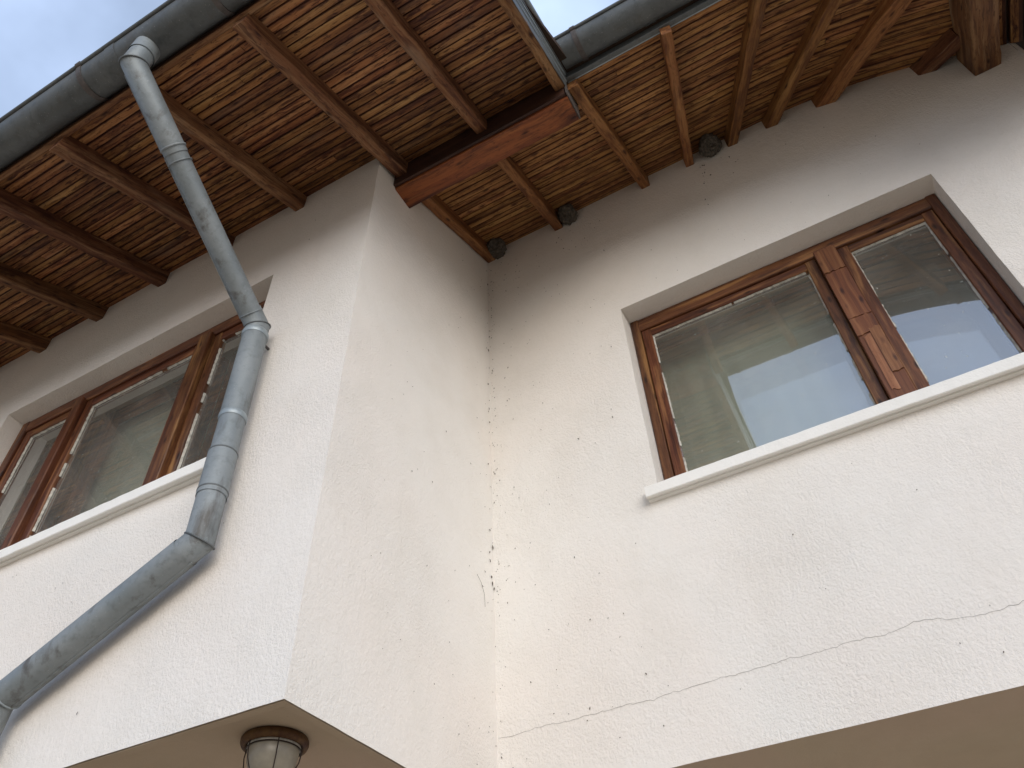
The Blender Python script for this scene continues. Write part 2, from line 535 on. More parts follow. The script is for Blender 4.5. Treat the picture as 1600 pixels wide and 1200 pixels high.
us = lin(XB, WC[0], 20) + lin(WC[0], WC[1], 34)[1:] + lin(WC[1], 1.56, 14)[1:]
wmb = wall_mesh("wall", lambda u, z: (u, YC, z), us,
                [(const(BOT_C), const(WC[2]), 24), (const(WC[2]), const(WC[3]), 26), (const(WC[3]), lambda u: roof(u, YC) + 0.012, 22)],
                house, hole=(WC[0], WC[1], 1))
add_reveal(wmb, WC[0], WC[1], WC[2], WC[3], YC, FC + 0.07)
# right-hand end, rounded corner and flank going back
ys = [(1.56, YC), (1.585, YC + 0.012), (1.597, YC + 0.035), (1.60, YC + 0.07), (1.60, 7.0)]
rows = [[Vector((x, y, BOT_C)), Vector((x, y, roof(x, y) + 0.012))] for x, y in ys]
wmb.add([q for r in rows for q in r], [(2 * i, 2 * i + 2, 2 * i + 3, 2 * i + 1) for i in range(len(ys) - 1)], None, True)
wall_c = tag(wmb.build("rear_wall", "plaster", house), "set-back plastered wall with the two-light window and a hairline crack")

# undersides of the projecting floor, with a drip band along the edges, and the ground floor behind
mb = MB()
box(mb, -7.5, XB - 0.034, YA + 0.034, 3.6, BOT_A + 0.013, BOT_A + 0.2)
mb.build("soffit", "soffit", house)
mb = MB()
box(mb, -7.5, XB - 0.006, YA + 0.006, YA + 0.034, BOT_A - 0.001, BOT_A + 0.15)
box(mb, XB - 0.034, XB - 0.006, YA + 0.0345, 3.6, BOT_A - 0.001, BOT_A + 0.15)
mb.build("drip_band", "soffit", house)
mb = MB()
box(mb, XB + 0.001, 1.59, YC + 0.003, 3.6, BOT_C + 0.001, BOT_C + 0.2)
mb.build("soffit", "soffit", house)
mb = MB()
box(mb, -7.5, 1.59, 3.6, 3.9, 0.0, BOT_A + 0.3)
mb.build("ground_floor_wall", "plaster", house)

# rooms behind the windows
def room(x0, x1, y0, y1, z0, z1, hole):
    mb = MB()
    mb.add([(x0, y1, z0), (x1, y1, z0), (x1, y1, z1), (x0, y1, z1)], [(0, 1, 2, 3)])
    for x in (x0, x1):
        mb.add([(x, y0, z0), (x, y1, z0), (x, y1, z1), (x, y0, z1)], [(0, 1, 2, 3)])
    for z in (z0, z1):
        mb.add([(x0, y0, z), (x1, y0, z), (x1, y1, z), (x0, y1, z)], [(0, 1, 2, 3)])
    hx0, hx1, hz0, hz1 = hole
    for (a, b, c, d) in ((x0, hx0, z0, z1), (hx1, x1, z0, z1), (hx0, hx1, z0, hz0), (hx0, hx1, hz1, z1)):
        mb.add([(a, y0, c), (b, y0, c), (b, y0, d), (a, y0, d)], [(0, 1, 2, 3)])
    # inner jambs between frame and room
    n = [(hx0, hz0), (hx1, hz0), (hx1, hz1), (hx0, hz1)]
    for i in range(4):
        a, b = n[i], n[(i + 1) % 4]
        yy = y0 - 0.23
        mb.add([(a[0], yy, a[1]), (b[0], yy, b[1]), (b[0], y0, b[1]), (a[0], y0, a[1])], [(0, 1, 2, 3)])
    return mb.build("room_lining", "room", house)
room(-5.2, -1.75, FA + 0.32, 4.6, BOT_A + 0.3, 3.55 + H, WA)
room(-1.35, 1.45, FC + 0.32, 5.6, BOT_C + 0.3, 3.75 + H, WC)

# ------------------------------------------------------------------ windows
def window(name, label, W, yf, fw, posts, ft, post_mats, curtains, post_proud=0.016, stile=0.052, inner=0.035):
    x0, x1, z0, z1 = W
    e = 0.003
    win = empty("window", ((x0 + x1) / 2, yf, z0), house)
    tag(win, label)
    # outer frame
    def member(nm, mat, xa, xb, za, zb, y0, y1, par, ch=0.004, wobble=0.0012):
        mb = MB()
        vert = (zb - za) > (xb - xa)
        cx, cz, cy = (xa + xb) / 2, (za + zb) / 2, (y0 + y1) / 2
        if vert:
            n = 10
            fr = [(Vector((cx, cy, za + (zb - za) * i / n)), Vector((1, 0, 0)), Vector((0, 1, 0))) for i in range(n + 1)]
            section_sweep(mb, fr, rect(-(xb - xa) / 2, (xb - xa) / 2, -(y1 - y0) / 2, (y1 - y0) / 2, ch), wob=wobble, seed=rnd.random() * 99)
        else:
            n = 12
            fr = [(Vector((xa + (xb - xa) * i / n, cy, cz)), Vector((0, 0, 1)), Vector((0, 1, 0))) for i in range(n + 1)]
            section_sweep(mb, fr, rect(-(zb - za) / 2, (zb - za) / 2, -(y1 - y0) / 2, (y1 - y0) / 2, ch), wob=wobble, seed=rnd.random() * 99)
        return mb.build(nm, mat, par)
    member("frame_stile", "frame", x0 + e, x0 + fw, z0, z1 - e, yf, yf + 0.065, win)
    member("frame_stile", "frame", x1 - fw, x1 - e, z0, z1 - e, yf, yf + 0.065, win)
    member("frame_head", "frame", x0 + fw + 0.0005, x1 - fw - 0.0005, z1 - ft, z1 - e, yf + 0.002, yf + 0.067, win)
    member("frame_bottom", "frame", x0 + fw + 0.0005, x1 - fw - 0.0005, z0, z0 + 0.05, yf + 0.002, yf + 0.067, win)
    for (a, b), pm in zip(posts, post_mats):
        member("mullion", pm, a, b, z0 + 0.0505, z1 - ft + 0.012, yf - post_proud, yf + 0.064, win)
    edges = [x0 + fw] + [q for p in posts for q in p] + [x1 - fw]
    lights = [(edges[i], edges[i + 1]) for i in range(0, len(edges), 2)]
    for layer, (dy, gm) in enumerate(((0.014, 'glass'), (0.15, 'glassin'))):
        ys0 = yf + dy; ys1 = ys0 + 0.04
        zt = z1 - ft; zb = z0 + 0.05
        st = stile if layer == 0 else stile + inner
        zt2 = zt if layer == 0 else zt + 0.02
        for (a, b) in lights:
            a2, b2 = (a + 0.002, b - 0.002) if layer == 0 else (a - 0.012, b + 0.012)
            member("sash_stile", "frame", a2, a2 + st, zb, zt2 - 0.002, ys0, ys1, win)
            member("sash_stile", "frame", b2 - st, b2, zb, zt2 - 0.002, ys0, ys1, win)
            member("sash_rail", "frame", a2 + st + 0.0005, b2 - st - 0.0005, zt2 - st, zt2 - 0.002, ys0 + 0.001, ys1 - 0.001, win)
            member("sash_rail", "frame", a2 + st + 0.0005, b2 - st - 0.0005, zb, zb + st + 0.01, ys0 + 0.001, ys1 - 0.001, win)
            ga, gb, gz0, gz1 = a2 + st - 0.004, b2 - st + 0.004, zb + st, zt2 - st + 0.004
            mb = MB(); mb.add([(ga, ys0 + 0.021, gz0), (gb, ys0 + 0.021, gz0), (gb, ys0 + 0.021, gz1), (ga, ys0 + 0.021, gz1)], [(0, 1, 2, 3)])
            mb.build("pane", gm, win)
            if layer == 0:
                # chipped putty fillets round the glass
                pm = MB()
                def fillet(p, q, inn):
                    p, q, inn = Vector(p), Vector(q), Vector(inn)
                    n = int((q - p).length / 0.012)
                    v = []; keep = []
                    for i in range(n + 1):
                        c = p.lerp(q, i / n)
                        w = 0.0065 + 0.003 * noise.noise(c * 40) + 0.002 * noise.noise(c * 150)
                        hgt = 0.010 + 0.003 * noise.noise(c * 70)
                        v += [c + Vector((0, -0.0005, 0)), c + Vector((0, -hgt, 0)) + inn * 0.0005, c + inn * max(w, 0.002) + Vector((0, -0.0005, 0))]
                        keep.append(noise.noise(c * 9 + Vector((3, 1, 7))) > -0.28)
                    fcs = []
                    for i in range(n):
                        if keep[i]:
                            o = i * 3
                            fcs += [(o, o + 3, o + 4, o + 1), (o + 1, o + 4, o + 5, o + 2)]
                    pm.add(v, fcs)
                yy = ys0 + 0.0195
                fillet((a2 + st, yy, gz0), (a2 + st, yy, gz1 - 0.004), (1, 0, 0))
                fillet((b2 - st, yy, gz0), (b2 - st, yy, gz1 - 0.004), (-1, 0, 0))
                fillet((a2 + st, yy, gz1 - 0.004), (b2 - st, yy, gz1 - 0.004), (0, 0, -1))
                pm.build("putty", "putty", win)
    for (ca, cb, cy, cz0, cz1) in curtains:
        mb = MB(); n = 120; v = []
        for i in range(n + 1):
            x = ca + (cb - ca) * i / n
            yy = cy + 0.003 * math.sin(x * 55 + 2 * math.sin(x * 7)) + 0.006 * noise.noise(Vector((x * 20, 1, 1)))
            v += [(x, yy, cz0), (x, yy + 0.004, cz1)]
        mb.add(v, [(2 * i, 2 * i + 2, 2 * i + 3, 2 * i + 1) for i in range(n)], None, True)
        cu = mb.build("curtain", "curtain", win)
    return win

def sill(x0, x1, yw, p, z0, z1, yback, zback, win):
    """stone sill: sloped top, front lip, drip groove underneath"""
    prof = [(yback, zback), (yw - p + 0.006, z1), (yw - p, z1 - 0.006), (yw - p, z0 + 0.003), (yw - p + 0.003, z0), (yw - p + 0.016, z0), (yw - p + 0.018, z0 + 0.007), (yw - p + 0.027, z0 + 0.007), (yw - p + 0.029, z0), (yback, z0)]
    n = 90
    mb = MB(); v = []
    m = len(prof)
    for i in range(n + 1):
        x = x0 + (x1 - x0) * i / n
        for (y, z) in prof:
            q = Vector((x, y, z)); q = q + noise.noise_vector(q * 18) * 0.0014
            v.append(q)
    f = [(i * m + j, i * m + (j + 1) % m, (i + 1) * m + (j + 1) % m, (i + 1) * m + j) for i in range(n) for j in range(m)]
    f += [tuple(range(m)), tuple(n * m + j for j in range(m))]
    mb.add(v, f)
    return mb.build("sill", "sill", win)

win_a = window("window", "three-light brown wooden window behind the zinc downpipe", WA, FA, 0.062, [(-3.45, -3.385), (-2.56, -2.48)], 0.08,
               ["frame", "frame"], [(-3.9, -2.05, FA + 0.225, WA[2] - 0.05, WA[3] + 0.05)])
sill(-4.02, -1.95, YA, 0.047, 1.951 + H, 2.008 + H, FA - 0.001, 2.045 + H, win_a)
win_c = window("window", "two-light brown wooden window reflecting the sky", WC, FC, 0.047, [(0.297, 0.398)], 0.088,
               ["post"], [(-0.66, 0.33, FC + 0.225, WC[2] - 0.05, WC[3] + 0.05)], inner=-0.012)
def veneer(xa, xb, za, zb, proud, mat='post'):
    mb = MB(); n = 16; v = []; m = 9
    for i in range(m):
        x = xa + (xb - xa) * i / (m - 1)
        t0 = za + 0.012 * noise.noise(Vector((x * 60, za * 9, 1))); t1 = zb + 0.012 * noise.noise(Vector((x * 60, zb * 9, 4)))
        for k in range(2):
            z = (t0, t1)[k]
            v += [(x, FC - 0.016 - proud, z + H), (x, FC - 0.0155, z + H)]
    f = []
    for i in range(m - 1):
        o = i * 4
        f += [(o, o + 4, o + 6, o + 2), (o, o + 4, o + 5, o + 1), (o + 2, o + 6, o + 7, o + 3)]
    f += [(0, 1, 3, 2), ((m - 1) * 4, (m - 1) * 4 + 1, (m - 1) * 4 + 3, (m - 1) * 4 + 2)]
    gcs = [(q[2] * 1.0, q[0], q[1]) for q in v]
    mb.add(v, f, gcs)
    return mb.build("mullion_splinter", mat, win_c)
veneer(0.2985, 0.3965, 3.035, 3.205, 0.006)
veneer(0.2985, 0.3965, 2.70, 3.030, 0.0035)
veneer(0.2990, 0.375, 2.585, 2.695, 0.0045)
veneer(0.352, 0.3965, 2.33, 2.60, 0.006, 'postlight')
veneer(0.318, 0.350, 2.24, 2.575, 0.003, 'postlight')
sill(-0.718, 0.965, YC, 0.05, 2.031 + H, 2.088 + H, FC - 0.001, 2.115 + H, win_c)

# ------------------------------------------------------------------ roof: deck, boards, rafters
mb = MB()
xs = lin(-8.0, -0.5, 8) + lin(-0.5, 1.95, 24)[1:]
for off, nm in ((0.026, 0),):
    def yeave(x): return 0.475 if x <= -0.5 + 1e-6 else 1.575
    v = []; f = []
    for x in xs:
        for y in (yeave(x), 4.0, 7.5):
            v.append((x, y, roof(x, y) + 0.026)); v.append((x, y, roof(x, y) + 0.075))
    m = 6
    for i in range(len(xs) - 1):
        for j in (0, 2):
            f.append((i * m + j, i * m + j + 2, (i + 1) * m + j + 2, (i + 1) * m + j))
            f.append((i * m + j + 1, i * m + j + 3, (i + 1) * m + j + 3, (i + 1) * m + j + 1))
        f.append((i * m, i * m + 1, (i + 1) * m + 1, (i + 1) * m))
    f.append((0, 1, 3, 2)); f.append((2, 3, 5, 4))
    e = (len(xs) - 1) * m
    f.append((e, e + 1, e + 3, e + 2)); f.append((e + 2, e + 3, e + 5, e + 4))
    mb.add(v, f)
# strip of deck between the two eaves over the inner corner
box_v = [(-0.62, 0.53), (-0.5, 0.53), (-0.5, 1.62), (-0.62, 1.62)]
deck = mb.build("roof", "deck", house)
tag(deck, "low-pitched roof with boarded eaves on exposed rafters")

def board(x0, x1, ya, yb, mat, n=2, dz=0.0):
    """a lining board running along X between two slope positions"""
    mb = MB()
    ch = 0.0025
    th = 0.019
    up = Vector((0, -K, 1)).normalized(); sl = Vector((0, 1, K)).normalized()
    w = (yb - ya) * SL
    sec = [(0, th), (0, ch), (ch, 0), (w - ch, 0), (w, ch), (w, th)]
    fr = []
    for i in range(n + 1):
        x = x0 + (x1 - x0) * i / n
        fr.append((Vector((x, ya, roof(x, ya) + dz)), sl, up))
    section_sweep(mb, fr, sec)
    return mb.build("board", mat, deck)

nb = 0
# slope rows for the front eave
y = 0.558
while y < YC + 0.02:
    w = rnd.uniform(0.0365, 0.0435)
    gap = rnd.choice((0.0025, 0.003, 0.0035, 0.0045, 0.006))
    y2 = y + w / SL
    if y2 < YA - 0.005:
        segs = [(-7.5, -0.505)]
        mat = 'boardA'
    elif y < 1.66:
        segs = [(-1.55, -0.505)] if y > YA else [(-7.5, -0.505)]
        mat = 'boardA'
    else:
        segs = [(XB - 0.02, 1.38)]
        mat = 'boardC'
    for (a, b) in segs:
        cuts = [a]
        x = a + rnd.uniform(0.9, 2.6)
        while x < b - 0.5:
            cuts.append(x); x += rnd.uniform(1.4, 3.0)
        cuts.append(b)
        for i in range(len(cuts) - 1):
            xa, xb = cuts[i] + (0.001 if i else 0), cuts[i + 1] - 0.001
            nn = 2 if xb < 0.4 else max(3, int((xb - max(xa, 0.3)) / 0.12) + 3)
            board(xa, xb, y, y2, mat, nn, rnd.uniform(-0.002, 0.002)); nb += 1
    y = y2 + gap

# boards beyond the corner strut, running the other way
x = 1.44
while x < 1.93:
    w = 0.055
    mb = MB()
    fr = []
    for i in range(9):
        yy = 1.66 + i * 0.12
        xx = x - 0.10 * (2.6 - yy)
        fr.append((Vector((xx, yy, roof(xx, yy))), Vector((1, 0, -0.5 * max(0, xx - 0.33))).normalized(), Vector((0, 0, 1))))
    section_sweep(mb, fr, [(0, 0.019), (0, 0.003), (0.003, 0), (w - 0.003, 0), (w, 0.003), (w, 0.019)])
    mb.build("board", "boardA", deck)
    x += w + 0.004

def rafter(p0, p1, w, depth, mat, name="rafter", n=26, wb=0.005, follow=True, label=None):
    """p0,p1: plan (x,y) end points of the centre line; the top follows the boards"""
    mb = MB(); fr = []
    dx, dy = p1[0] - p0[0], p1[1] - p0[1]
    ln = math.hypot(dx, dy)
    side = Vector((dy / ln, -dx / ln, 0))
    for i in range(n + 1):
        t = i / n
        x, y = p0[0] + dx * t, p0[1] + dy * t
        fr.append((Vector((x, y, roof(x, y) - depth / 2 + 0.003)), side, Vector((0, 0, 1))))
    section_sweep(mb, fr, rect(-w / 2, w / 2, -depth / 2, depth / 2, 0.005), wob=wb, seed=rnd.random() * 90)
    o = mb.build(name, mat, deck)
    if label: o["label"] = label
    return o

for xr in (-7.43, -6.93, -6.43, -5.93, -5.43, -4.93, -4.43, -3.93, -3.445, -2.945, -2.45, -1.95):
    rafter((xr - 0.03, 0.545), (xr - 0.03, YA + 0.06), 0.06, 0.108, 'rafterA')
rafter((-1.42, 0.545), (-1.42, 1.648), 0.066, 0.108, 'rafterA')
rafter((-0.932, 0.545), (-0.932, 1.648), 0.062, 0.108, 'rafterA', label="bleached rafter with knots ending at the red beam")
rafter((-0.485, 0.52), (-0.485, 1.648), 0.052, 0.108, 'rafterA')
# rear eave
rafter((-1.436, 1.782), (-1.436, YC + 0.05), 0.055, 0.108, 'rafterC')
rafter((-0.953, 1.782), (-0.953, YC + 0.05), 0.056, 0.108, 'rafterC')
rafter((-0.432, 1.66), (-0.362, YC + 0.05), 0.056, 0.108, 'rafterC')
rafter((0.068, 1.64), (-0.092, YC + 0.05), 0.050, 0.108, 'rafterC')
rafter((0.540, 1.65), (0.155, YC + 0.06), 0.055, 0.108, 'rafterC')
rafter((0.962, 1.68), (0.375, YC + 0.06), 0.058, 0.108, 'rafterC')
rafter((1.28, 1.80), (0.655, YC + 0.08), 0.085, 0.112, 'rafterC')
rafter((1.34, 2.43), (1.115, YC + 0.10), 0.070, 0.112, 'rafterA')
rafter((1.30, 1.66), (1.412, YC + 0.10), 0.125, 0.225, 'rafterA', "corner_strut", label="thick square corner strut running out from the wall")
# red beam carrying the inner corner
yb0, yb1, zb0 = 1.648, 1.782, 3.742 + H
mb = MB(); n = 20
fr = [(Vector((-1.55 + (1.55 - 0.465) * i / n, (yb0 + yb1) / 2, (zb0 + roof(-1, yb1) + 0.01) / 2)), Vector((0, 1, 0)), Vector((0, 0, 1))) for i in range(n + 1)]
hh = (roof(-1, yb1) + 0.01 - zb0) / 2
section_sweep(mb, fr, rect(-(yb1 - yb0) / 2, (yb1 - yb0) / 2, -hh, hh, 0.004), wob=0.0025)
tag(mb.build("beam", "beam", deck), "reddish beam spanning the inner corner of the eaves")
mb = MB(); n = 12  # thin board over the beam front, coloured much darker than the beam
fr = [(Vector((-1.50 + (1.50 - 0.47) * i / n, yb0 - 0.009, (zb0 + 0.015 + roof(-1, yb0)) / 2)), Vector((0, 1, 0)), Vector((0, 0, 1))) for i in range(n + 1)]
hh = (roof(-1, yb0) - zb0 - 0.015) / 2
section_sweep(mb, fr, rect(-0.0085, 0.0085, -hh, hh, 0.002), wob=0.001)
tag(mb.build("beam_facing", "darkwood", deck), "dark board facing the red beam")

# fascia boards
bar((-7.5, 0.5435, roof(0 - 1, 0.545) + 0.022), (-0.51, 0.5435, roof(-1, 0.545) + 0.022), 0.024, 0.10, "fascia", "rafterA", deck, n=30, wob=0.002)
mb = MB(); n = 30
fr = []
for i in range(n + 1):
    x = -0.45 + 2.38 * i / n
    fr.append((Vector((x, 1.640, roof(x, 1.64) + 0.025)), Vector((0, 1, 0)), Vector((0, 0, 1))))
section_sweep(mb, fr, rect(-0.012, 0.012, -0.055, 0.07, 0.002), wob=0.001)
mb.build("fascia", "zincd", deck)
mb = MB(); fr = []
for i in range(n + 1):
    x = -0.45 + 2.38 * i / n
    fr.append((Vector((x, 1.6555, roof(x, 1.655) - 0.030)), Vector((0, 1, 0)), Vector((0, 0, 1))))
section_sweep(mb, fr, rect(-0.0035, 0.0035, -0.004, 0.03, 0.001))
mb.build("drip_edge", "zincb", deck)

# verge flashing on the end of the front roof
def strip(name, mat, xz, y0, y1):
    mb = MB(); v = []
    m = len(xz); n = 16
    for i in range(n + 1):
        y = y0 + (y1 - y0) * i / n
        for (x, dz) in xz:
            v.append(Vector((x, y, roof(-1, y) + dz)) + noise.noise_vector(Vector((x * 9, y * 9, dz))) * 0.0015)
    f = [(i * m + j, i * m + j + 1, (i + 1) * m + j + 1, (i + 1) * m + j) for i in range(n) for j in range(m - 1)]
    mb.add(v, f)
    return mb.build(name, mat, deck)
strip("verge_flashing", "zincd", [(-0.457, -0.105), (-0.452, -0.04), (-0.448, -0.035), (-0.446, 0.01), (-0.438, 0.014), (-0.436, 0.05), (-0.43, 0.09), (-0.50, 0.10)], 0.50, 1.64)
mb = MB()
tube(mb, [(-0.433, 0.50, roof(-1, 0.50) + 0.07), (-0.433, 1.50, roof(-1, 1.50) + 0.07)], 0.014, 12)
mb.build("verge_bead", "zincb", deck)
mb = MB()
tube(mb, [(-0.446, 0.50, roof(-1, 0.50) + 0.0), (-0.446, 1.62, roof(-1, 1.62) + 0.0)], 0.005, 8)
tube(mb, [(-0.452, 0.50, roof(-1, 0.50) - 0.045), (-0.452, 1.64, roof(-1, 1.64) - 0.045)], 0.004, 8)
mb.build("verge_fold", "zincb", deck)
# metal cap over the end of the beam
mb = MB()
box(mb, -0.463, -0.457, yb0 - 0.02, yb1 + 0.004, zb0 + 0.01, roof(-1, yb0) + 0.03)
mb.build("beam_cap", "iron", deck)

# ------------------------------------------------------------------ gutters
def gutter(name, label, x0, x1, yc, zc, r, brackets, seams, mat):
    g = empty(name, ((x0 + x1) / 2, yc, zc))
    tag(g, label, "gutter", "zinc gutters along the eaves")
    mb = MB(); n = 40; m = 18; v = []; f = []
    for i in range(n + 1):
        x = x0 + (x1 - x0) * i / n
        dz = -droop(x) + 0.002 * noise.noise(Vector((x * 2, 3, 1)))
        for rr in (r, r - 0.003):
            for j in range(m + 1):
                a = math.pi + math.pi * j / m
                v.append((x, yc + rr * math.cos(a), zc + rr * math.sin(a) + dz))
    w = 2 * (m + 1)
    for i in range(n):
        for j in range(m):
            for o in (0, m + 1):
                f.append((i * w + o + j, i * w + o + j + 1, (i + 1) * w + o + j + 1, (i + 1) * w + o + j))
    mb.add(v, f, None, True)
    mb.build("trough", mat, g)
    mb = MB()
    tube(mb, [(x0 + (x1 - x0) * i / n, yc - r - 0.004, zc + 0.004 - droop(x0 + (x1 - x0) * i / n)) for i in range(n + 1)], 0.010, 12)
    mb.build("front_bead", mat, g)
    def strap(nm, x, ww, rr, th, mt, a0, a1, lip=True):
        mb = MB(); k = 20; v = []
        for j in range(k + 1):
            a = a0 + (a1 - a0) * j / k
            for (xx, q) in ((x - ww / 2, rr), (x + ww / 2, rr), (x + ww / 2, rr + th), (x - ww / 2, rr + th)):
                v.append((xx, yc + q * math.cos(a), zc + q * math.sin(a) - droop(x)))
        f = [(j * 4 + s, j * 4 + (s + 1) % 4, j * 4 + 4 + (s + 1) % 4, j * 4 + 4 + s) for j in range(k) for s in range(4)]
        f += [(0, 1, 2, 3), (k * 4, k * 4 + 1, k * 4 + 2, k * 4 + 3)]
        mb.add(v, f)
        if lip:
            tube(mb, [(x - ww / 2, yc - r - 0.004, zc + 0.004 - droop(x)), (x + ww / 2, yc - r - 0.004, zc + 0.004 - droop(x))], 0.0135, 12)
        mb.build(nm, mt, g)
    for x in brackets:
        strap("bracket", x, 0.026, r + 0.0005, 0.004, "iron", math.pi * 0.98, math.pi * 2.0)
    for x in seams:
        strap("seam", x, 0.055, r + 0.0004, 0.002, mat, math.pi * 1.0, math.pi * 2.0, False)
    # end plates
    for x in (x0, x1):
        mb = MB()
        v = [(x, yc + r * math.cos(math.pi + math.pi * j / m), zc + r * math.sin(math.pi + math.pi * j / m) - droop(x)) for j in range(m + 1)]
        mb.add(v, [tuple(range(m + 1))])
        mb.build("end_plate", mat, g)
    return g

GA_Y, GA_Z, GR = 0.448, 3.462 + H, 0.078
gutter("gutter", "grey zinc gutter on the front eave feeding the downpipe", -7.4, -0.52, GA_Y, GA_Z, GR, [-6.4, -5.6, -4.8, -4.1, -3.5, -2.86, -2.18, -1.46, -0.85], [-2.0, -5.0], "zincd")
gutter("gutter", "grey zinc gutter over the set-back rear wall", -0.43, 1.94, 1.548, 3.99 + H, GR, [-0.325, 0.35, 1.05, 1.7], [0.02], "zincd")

# ------------------------------------------------------------------ downpipe
dp = tag(empty("downpipe", (-1.90, 1.42, 1.22 + H)), "zinc downpipe running from the front gutter across the wall in angled lengths", "downpipe")
R = 0.049
P = [Vector((-1.842, 0.448, 3.40 + H)), Vector((-1.852, 0.448, 3.245 + H)), Vector((-1.912, 1.415, 2.648 + H)),
     Vector((-1.880, 1.42, 1.553 + H)), Vector((-2.62, 1.42, 1.207 + H)), Vector((-2.66, 1.42, 0.80 + H)), Vector((-2.66, 1.42, 0.0))]
def pseg(name, pts, r, mat="zinc", n=28, cap=False):
    mb = MB(); tube(mb, pts, r, n, cap)
    return mb.build(name, mat, dp)
def cut(i, t): return P[i].lerp(P[i + 1], t)
pseg("outlet", [P[0] + Vector((0, 0, 0.02)), P[0].lerp(P[1], 0.5)], R + 0.0035)
pseg("elbow", [P[0].lerp(P[1], 0.25), P[1], cut(1, 0.33)], [R, R, R])
pseg("pipe_length", [cut(1, 0.30), cut(1, 0.985)], [R - 0.003, R - 0.003])
pseg("elbow", [cut(1, 0.93), P[2], cut(2, 0.12)], R)
pseg("pipe_length", [cut(2, 0.06), cut(2, 0.50)], R + 0.0015)
pseg("pipe_length", [cut(2, 0.47), cut(2, 0.70)], R - 0.001)
pseg("pipe_length", [cut(2, 0.66), cut(2, 0.84)], R + 0.0025)
pseg("elbow", [cut(2, 0.82), P[3], cut(3, 0.10)], R)
pseg("pipe_length", [cut(3, 0.07), cut(3, 0.96)], R + 0.0025)
pseg("elbow", [cut(3, 0.94), P[4], cut(4, 0.35)], R - 0.001)
pseg("pipe_length", [cut(4, 0.3), P[5], P[6]], R + 0.001)
def collar(i, t, w, r, mat="zinc", name="collar"):
    d = (P[i + 1] - P[i]).normalized(); c = cut(i, t)
    mb = MB()
    e_ = w * 0.25
    q = [c - d * w / 2, c - d * (w / 2 - e_), c + d * (w / 2 - e_), c + d * w / 2]
    tube(mb, q, [r - 0.003, r, r, r - 0.003], 28, False)
    mb.build(name, mat, dp)
collar(1, 0.305, 0.010, R + 0.0045)
collar(1, 0.36, 0.006, R + 0.002)
collar(1, 0.945, 0.006, R + 0.003)
collar(2, 0.055, 0.030, R + 0.006, "zincb", "pipe_clip")
collar(2, 0.495, 0.028, R + 0.0035, "zincb")
collar(2, 0.66, 0.010, R + 0.004, "zincd")
collar(2, 0.705, 0.006, R + 0.003)
collar(2, 0.82, 0.010, R + 0.004, "zincd")
collar(3, 0.955, 0.008, R + 0.005, "zincb")
# standing seams along the pipe
def seam(i, t0, t1, ang, r, w=0.004):
    a, b = cut(i, t0), cut(i, t1)
    d = (b - a).normalized()
    s = d.cross(Vector((0, 0, 1)) if abs(d.z) < 0.95 else Vector((0, 1, 0))).normalized(); u = s.cross(d)
    o = s * (r * math.cos(ang)) + u * (r * math.sin(ang))
    mb = MB(); tube(mb, [a + o, b + o], w, 8)
    mb.build("pipe_seam", "zinc", dp)
seam(1, 0.33, 0.95, math.radians(215), R - 0.002)
seam(1, 0.02, 0.30, math.radians(205), R)
seam(3, 0.06, 0.95, math.radians(-75), R + 0.002)
# solder beads at the elbows
for i in (1, 2, 3):
    din = (P[i] - P[i - 1]).normalized(); dout = (P[i + 1] - P[i]).normalized()
    nn = (din + dout).normalized()
    mb = MB(); pts = []
    base = ring_pts(Vector((0, 0, 0)), din, R + 0.0008, 32)
    for q in base + base[:1]:
        pts.append(P[i] + q + din * (-(q.dot(nn)) / din.dot(nn)))
    tube(mb, pts, 0.0035, 6)
    mb.build("solder_bead", "zincd", dp)
# wall bracket behind the clip
c = cut(2, 0.055)
mb = MB(); tube(mb, [c, Vector((c.x, YA + 0.02, c.z))], 0.006, 10)
mb.build("clip_pin", "iron", dp)

# ------------------------------------------------------------------ ceiling lamp
LX, LY, LZ = -1.672, 1.703, BOT_A + 0.008
lamp = tag(empty("ceiling_lamp", (LX, LY, LZ)), "round bulkhead lamp with rusty rim and wire cage under the overhang", "lamp")
def lathe(mb, prof, n=40):
    v = [(LX + r * math.cos(2 * math.pi * j / n), LY + r * math.sin(2 * math.pi * j / n), LZ + z) for (r, z) in prof for j in range(n)]
    mb.add(v, [(i * n + j, i * n + (j + 1) % n, (i + 1) * n + (j + 1) % n, (i + 1) * n + j) for i in range(len(prof) - 1) for j in range(n)], None, True)
mb = MB(); lathe(mb, [(0.076, 0.006), (0.091, 0.004), (0.095, -0.003), (0.095, -0.012), (0.091, -0.020), (0.084, -0.023), (0.077, -0.021), (0.0755, -0.014), (0.070, -0.014)])
mb.build("rim", "rust", lamp)
mb = MB(); lathe(mb, [(0.0725, -0.010), (0.0745, -0.020), (0.0745, -0.024), (0.071, -0.025)])
mb.build("gasket", "putty", lamp)
mb = MB(); lathe(mb, [(0.0715, -0.015), (0.0715, -0.036), (0.068, -0.062), (0.058, -0.086), (0.042, -0.102), (0.021, -0.110), (0.0, -0.112)])
mb.build("globe", "lampglass", lamp)
mb = MB()
for k in range(6):
    a = k * math.pi / 3 + 0.35
    pts = []
    for (r, z) in ((0.082, -0.021), (0.084, -0.042), (0.080, -0.068), (0.068, -0.094), (0.048, -0.112), (0.024, -0.121), (0.0, -0.123)):
        pts.append((LX + r * math.cos(a), LY + r * math.sin(a), LZ + z))
    tube(mb, pts, 0.0016, 8)
tube(mb, [(LX + 0.0755 * math.cos(2 * math.pi * j / 40), LY + 0.0755 * math.sin(2 * math.pi * j / 40), LZ - 0.028) for j in range(41)], 0.0018, 6)
mb.build("wire_cage", "wire", lamp)

